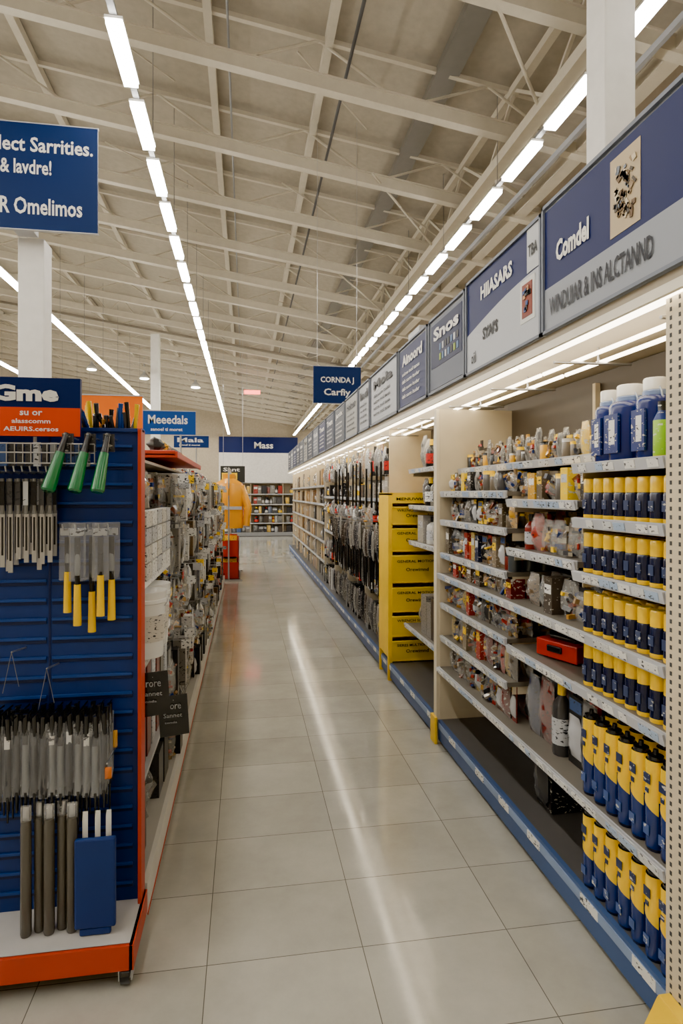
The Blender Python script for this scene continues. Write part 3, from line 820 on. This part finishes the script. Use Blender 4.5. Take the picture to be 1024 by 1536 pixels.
def header(x0,x1,y,z0,z1,col,txt,base_z=1.756):
    b = B(); b.box(x0,x1,y,y+.03,z0,z1,col,"sign"); b.box(x0-.006,x1+.006,y-.004,y+.034,z1,z1+.01,LGREY)
    if txt:
        b.text(txt,(x0+.1*(x1-x0),y-.001,z0+.45*(z1-z0)),(1,0,0),UP,.75*(x1-x0),.38*(z1-z0),WHITE)
        b.text("sanoel ti moret",(x0+.15*(x1-x0),y-.001,z0+.15*(z1-z0)),(1,0,0),UP,.6*(x1-x0),.14*(z1-z0),WHITE)
    xm=min(max(x0+.1,-.83),-.815); b.tube((xm,y+.015,base_z),(xm,y+.015,z0),.012,STEEL)
    b.finish("header_sign")
header(-1.35,-.80,4.9,2.05,2.36,lin((244,120,16)),"", 1.756)
header(-1.30,-.64,8.0,2.36,2.66,lin((20,70,146)),"Meeedals")
header(-1.2,-.62,10.5,2.38,2.58,lin((20,50,110)),"Mala")
b = B()
for i in range(12):
    b.lathe((-1.2+.032*i,3.6+R.uniform(-.05,.1),1.781),[(.018,0),(.018,.2),(.008,.24),(.008,.33)],[lin((190,140,40)),R.choice([YEL,lin((120,60,30)),GREEN]),YEL],"printlight",8)
b.box(-1.25,-.8,3.5,3.75,1.757,1.78,LGREY)
b.finish("caulk_tube_stock")

def filled_gondola(M, L, pal, depth=.45, H=1.8, levels=(.15,.5,.85,1.2,1.52), name="gondola_shelving", sname="packaged_goods_stock", kick=KICK):
    b = B(); b.M = M
    b.box(.0,.02,0,L,.02,.15,kick); b.box(.02,depth,0,L,0,.03,BLACK); b.box(.02,depth,0,L,.135,.15,DGREY)
    b.box(depth,depth+.03,0,L,0,H,CREAM); b.box(.02,depth,0,.02,0,H,CREAM); b.box(.02,depth,L-.02,L,0,H,CREAM)
    y=1.2
    while y < L-.5: b.box(.05,depth,y,y+.02,.15,H,CREAM); y+=1.2
    for z in levels[1:]: shelf(b,.03,depth,.02,L-.02,z)
    b.box(-.0,depth+.03,0,L,H,H+.03,LGREY)
    b.finish(name)
    b = B(); b.M = M
    for i, z in enumerate(levels):
        h = (levels[i+1]-z if i+1 < len(levels) else H-z)-.05
        y = .03
        while y < L-.1:
            y2 = min((math.floor(y/1.2+1e-6)+1)*1.2-.03, L-.04)
            if y2-y > .1: fill(b,.05,depth-.02,y,y2,z,h,pal,['box','box2','bag','bottle'],2,.1,.22,.75)
            y = (math.floor(y/1.2+1e-6)+1)*1.2+.03
    b.finish(sname)
filled_gondola(Matrix.Translation((2.6,22.5,0)) @ Matrix.Rotation(math.pi/2,4,'Z'), 6.0, DARK+DARK+[lin((150,40,30)),KICK,YEL,LGREY], H=1.98, levels=(.15,.5,.85,1.2,1.58), kick=GREY)
filled_gondola(Matrix.Translation((-3.6,4,0)), 10.8, LIGHTP+[KICK,RED,YEL,DGREY])
b = B(); b.box(-.9,-.02,22.3,22.34,2.0,2.6,lin((50,50,46)),"sign"); b.box(-.85,-.3,22.295,22.3,2.1,2.35,YEL,"sign"); b.text("Sant",(-.8,22.29,2.4),(1,0,0),UP,.6,.14,WHITE)
for x in (-.8,-.1): b.tube((x,22.36,2.6),(x,22.36,roofz(x)),.006,STEEL)
b.finish("hanging_aisle_sign")

b = B()
def jacket(b, x, y, z, s=1.0, col=lin((250,170,6))):
    b.lathe((x,y,z), [(.17*s,0),(.18*s,.05*s),(.165*s,.3*s),(.19*s,.5*s),(.16*s,.6*s),(.07*s,.66*s),(.075*s,.72*s)], col, "gloss", 16, sx=1.1, sy=.65)
    for sd in (-1,1):
        b.tube((x+sd*.15*s,y,z+.56*s),(x+sd*.25*s,y-.02,z+.28*s),.06*s,col,"gloss",10,.055*s)
        b.tube((x+sd*.25*s,y-.02,z+.28*s),(x+sd*.23*s,y-.08,z+.03*s),.055*s,col,"gloss",10,.045*s)
    b.box(x-.004,x+.004,y-.13*s,y-.11*s,z+.05,z+.6*s,BLACK)
    b.box(x-.17*s,x+.17*s,y-.125*s,y-.118*s,z+.25*s,z+.29*s,LGREY)
for i in range(3):
    jacket(b, -.30, 11.25+i*.5, .96, 1.38); b.tube((-.30,11.25+i*.5,1.93),(-.30,11.25+i*.5,2.06),.006,STEEL)
b.tube((-.30,11.1,2.06),(-.30,12.5,2.06),.015,STEEL)
for yy in (11.1,12.5): b.tube((-.30,yy,0),(-.30,yy,2.06),.015,STEEL); b.box(-.54,-.06,yy-.02,yy+.02,0,.03,STEEL,"steel")
b.finish("rain_jacket_rack")
b = B()
for i in range(3):
    for k in range(2):
        x0=-.50; z0=.04+k*.4; y0=11.15+i*.42
        b.box(x0,x0+.38,y0,y0+.36,z0,z0+.02,RED)
        for (a,c,d,e) in ((x0,x0+.38,y0,y0+.015),(x0,x0+.38,y0+.345,y0+.36),(x0,x0+.015,y0,y0+.36),(x0+.365,x0+.38,y0,y0+.36)): b.box(a,c,d,e,z0+.02,z0+.3,RED,"gloss")
        b.pillow((x0+.19,y0+.18,z0+.25),.3,.2,.3,R.choice([YEL,BLACK,ORANGE]),"print",'y')
b.box(-.52,-.10,11.13,12.37,0,.04,BLACK)
b.finish("red_storage_crate_stack")

b = B(); b.box(-1.8,3.6,41.9,42,4.4,5.5,NAVY,"sign"); b.text("Mass",(.6,41.89,4.7),(1,0,0),UP,1.3,.45,WHITE)
b.box(-1.8,3.6,41.9,41.99,.0,4.4,lin((235,233,228)),"matte")
b.finish("wall_sign_fascia")
b = B()
for i in range(5):
    x=-12+i*2.4; b.lathe((x,30,7.3-.15*x-.9),[(.25,0),(.22,.1),(.05,.3),(.02,1.05)],[WHITE,LGREY,LGREY],"gloss",16)
    b.lathe((x,30,7.3-.15*x-.92),[(.2,0),(.2,.02)],WHITE,"tube",16)
b.finish("pendant_lamp_row")

# ------------------------------------------------------------------ world, camera
w = bpy.data.worlds.new("World"); bpy.context.scene.world = w; w.use_nodes = True
w.node_tree.nodes["Background"].inputs[0].default_value = (.9,.85,.75,1); w.node_tree.nodes["Background"].inputs[1].default_value = .2
cam = bpy.data.cameras.new("camera"); co = bpy.data.objects.new("camera", cam); bpy.context.scene.collection.objects.link(co)
co.location = (0,0,1.6); co.rotation_euler = (math.radians(90),0,math.radians(-9.09))
cam.sensor_width = 36; cam.lens = 36*900/1536; cam.shift_y = -28/1536; cam.clip_start = .05; cam.clip_end = 200
bpy.context.scene.camera = co
sc = bpy.context.scene
sc.view_settings.view_transform = 'AgX'
sc.view_settings.look = 'AgX - Punchy'
sc.view_settings.exposure = 0.62
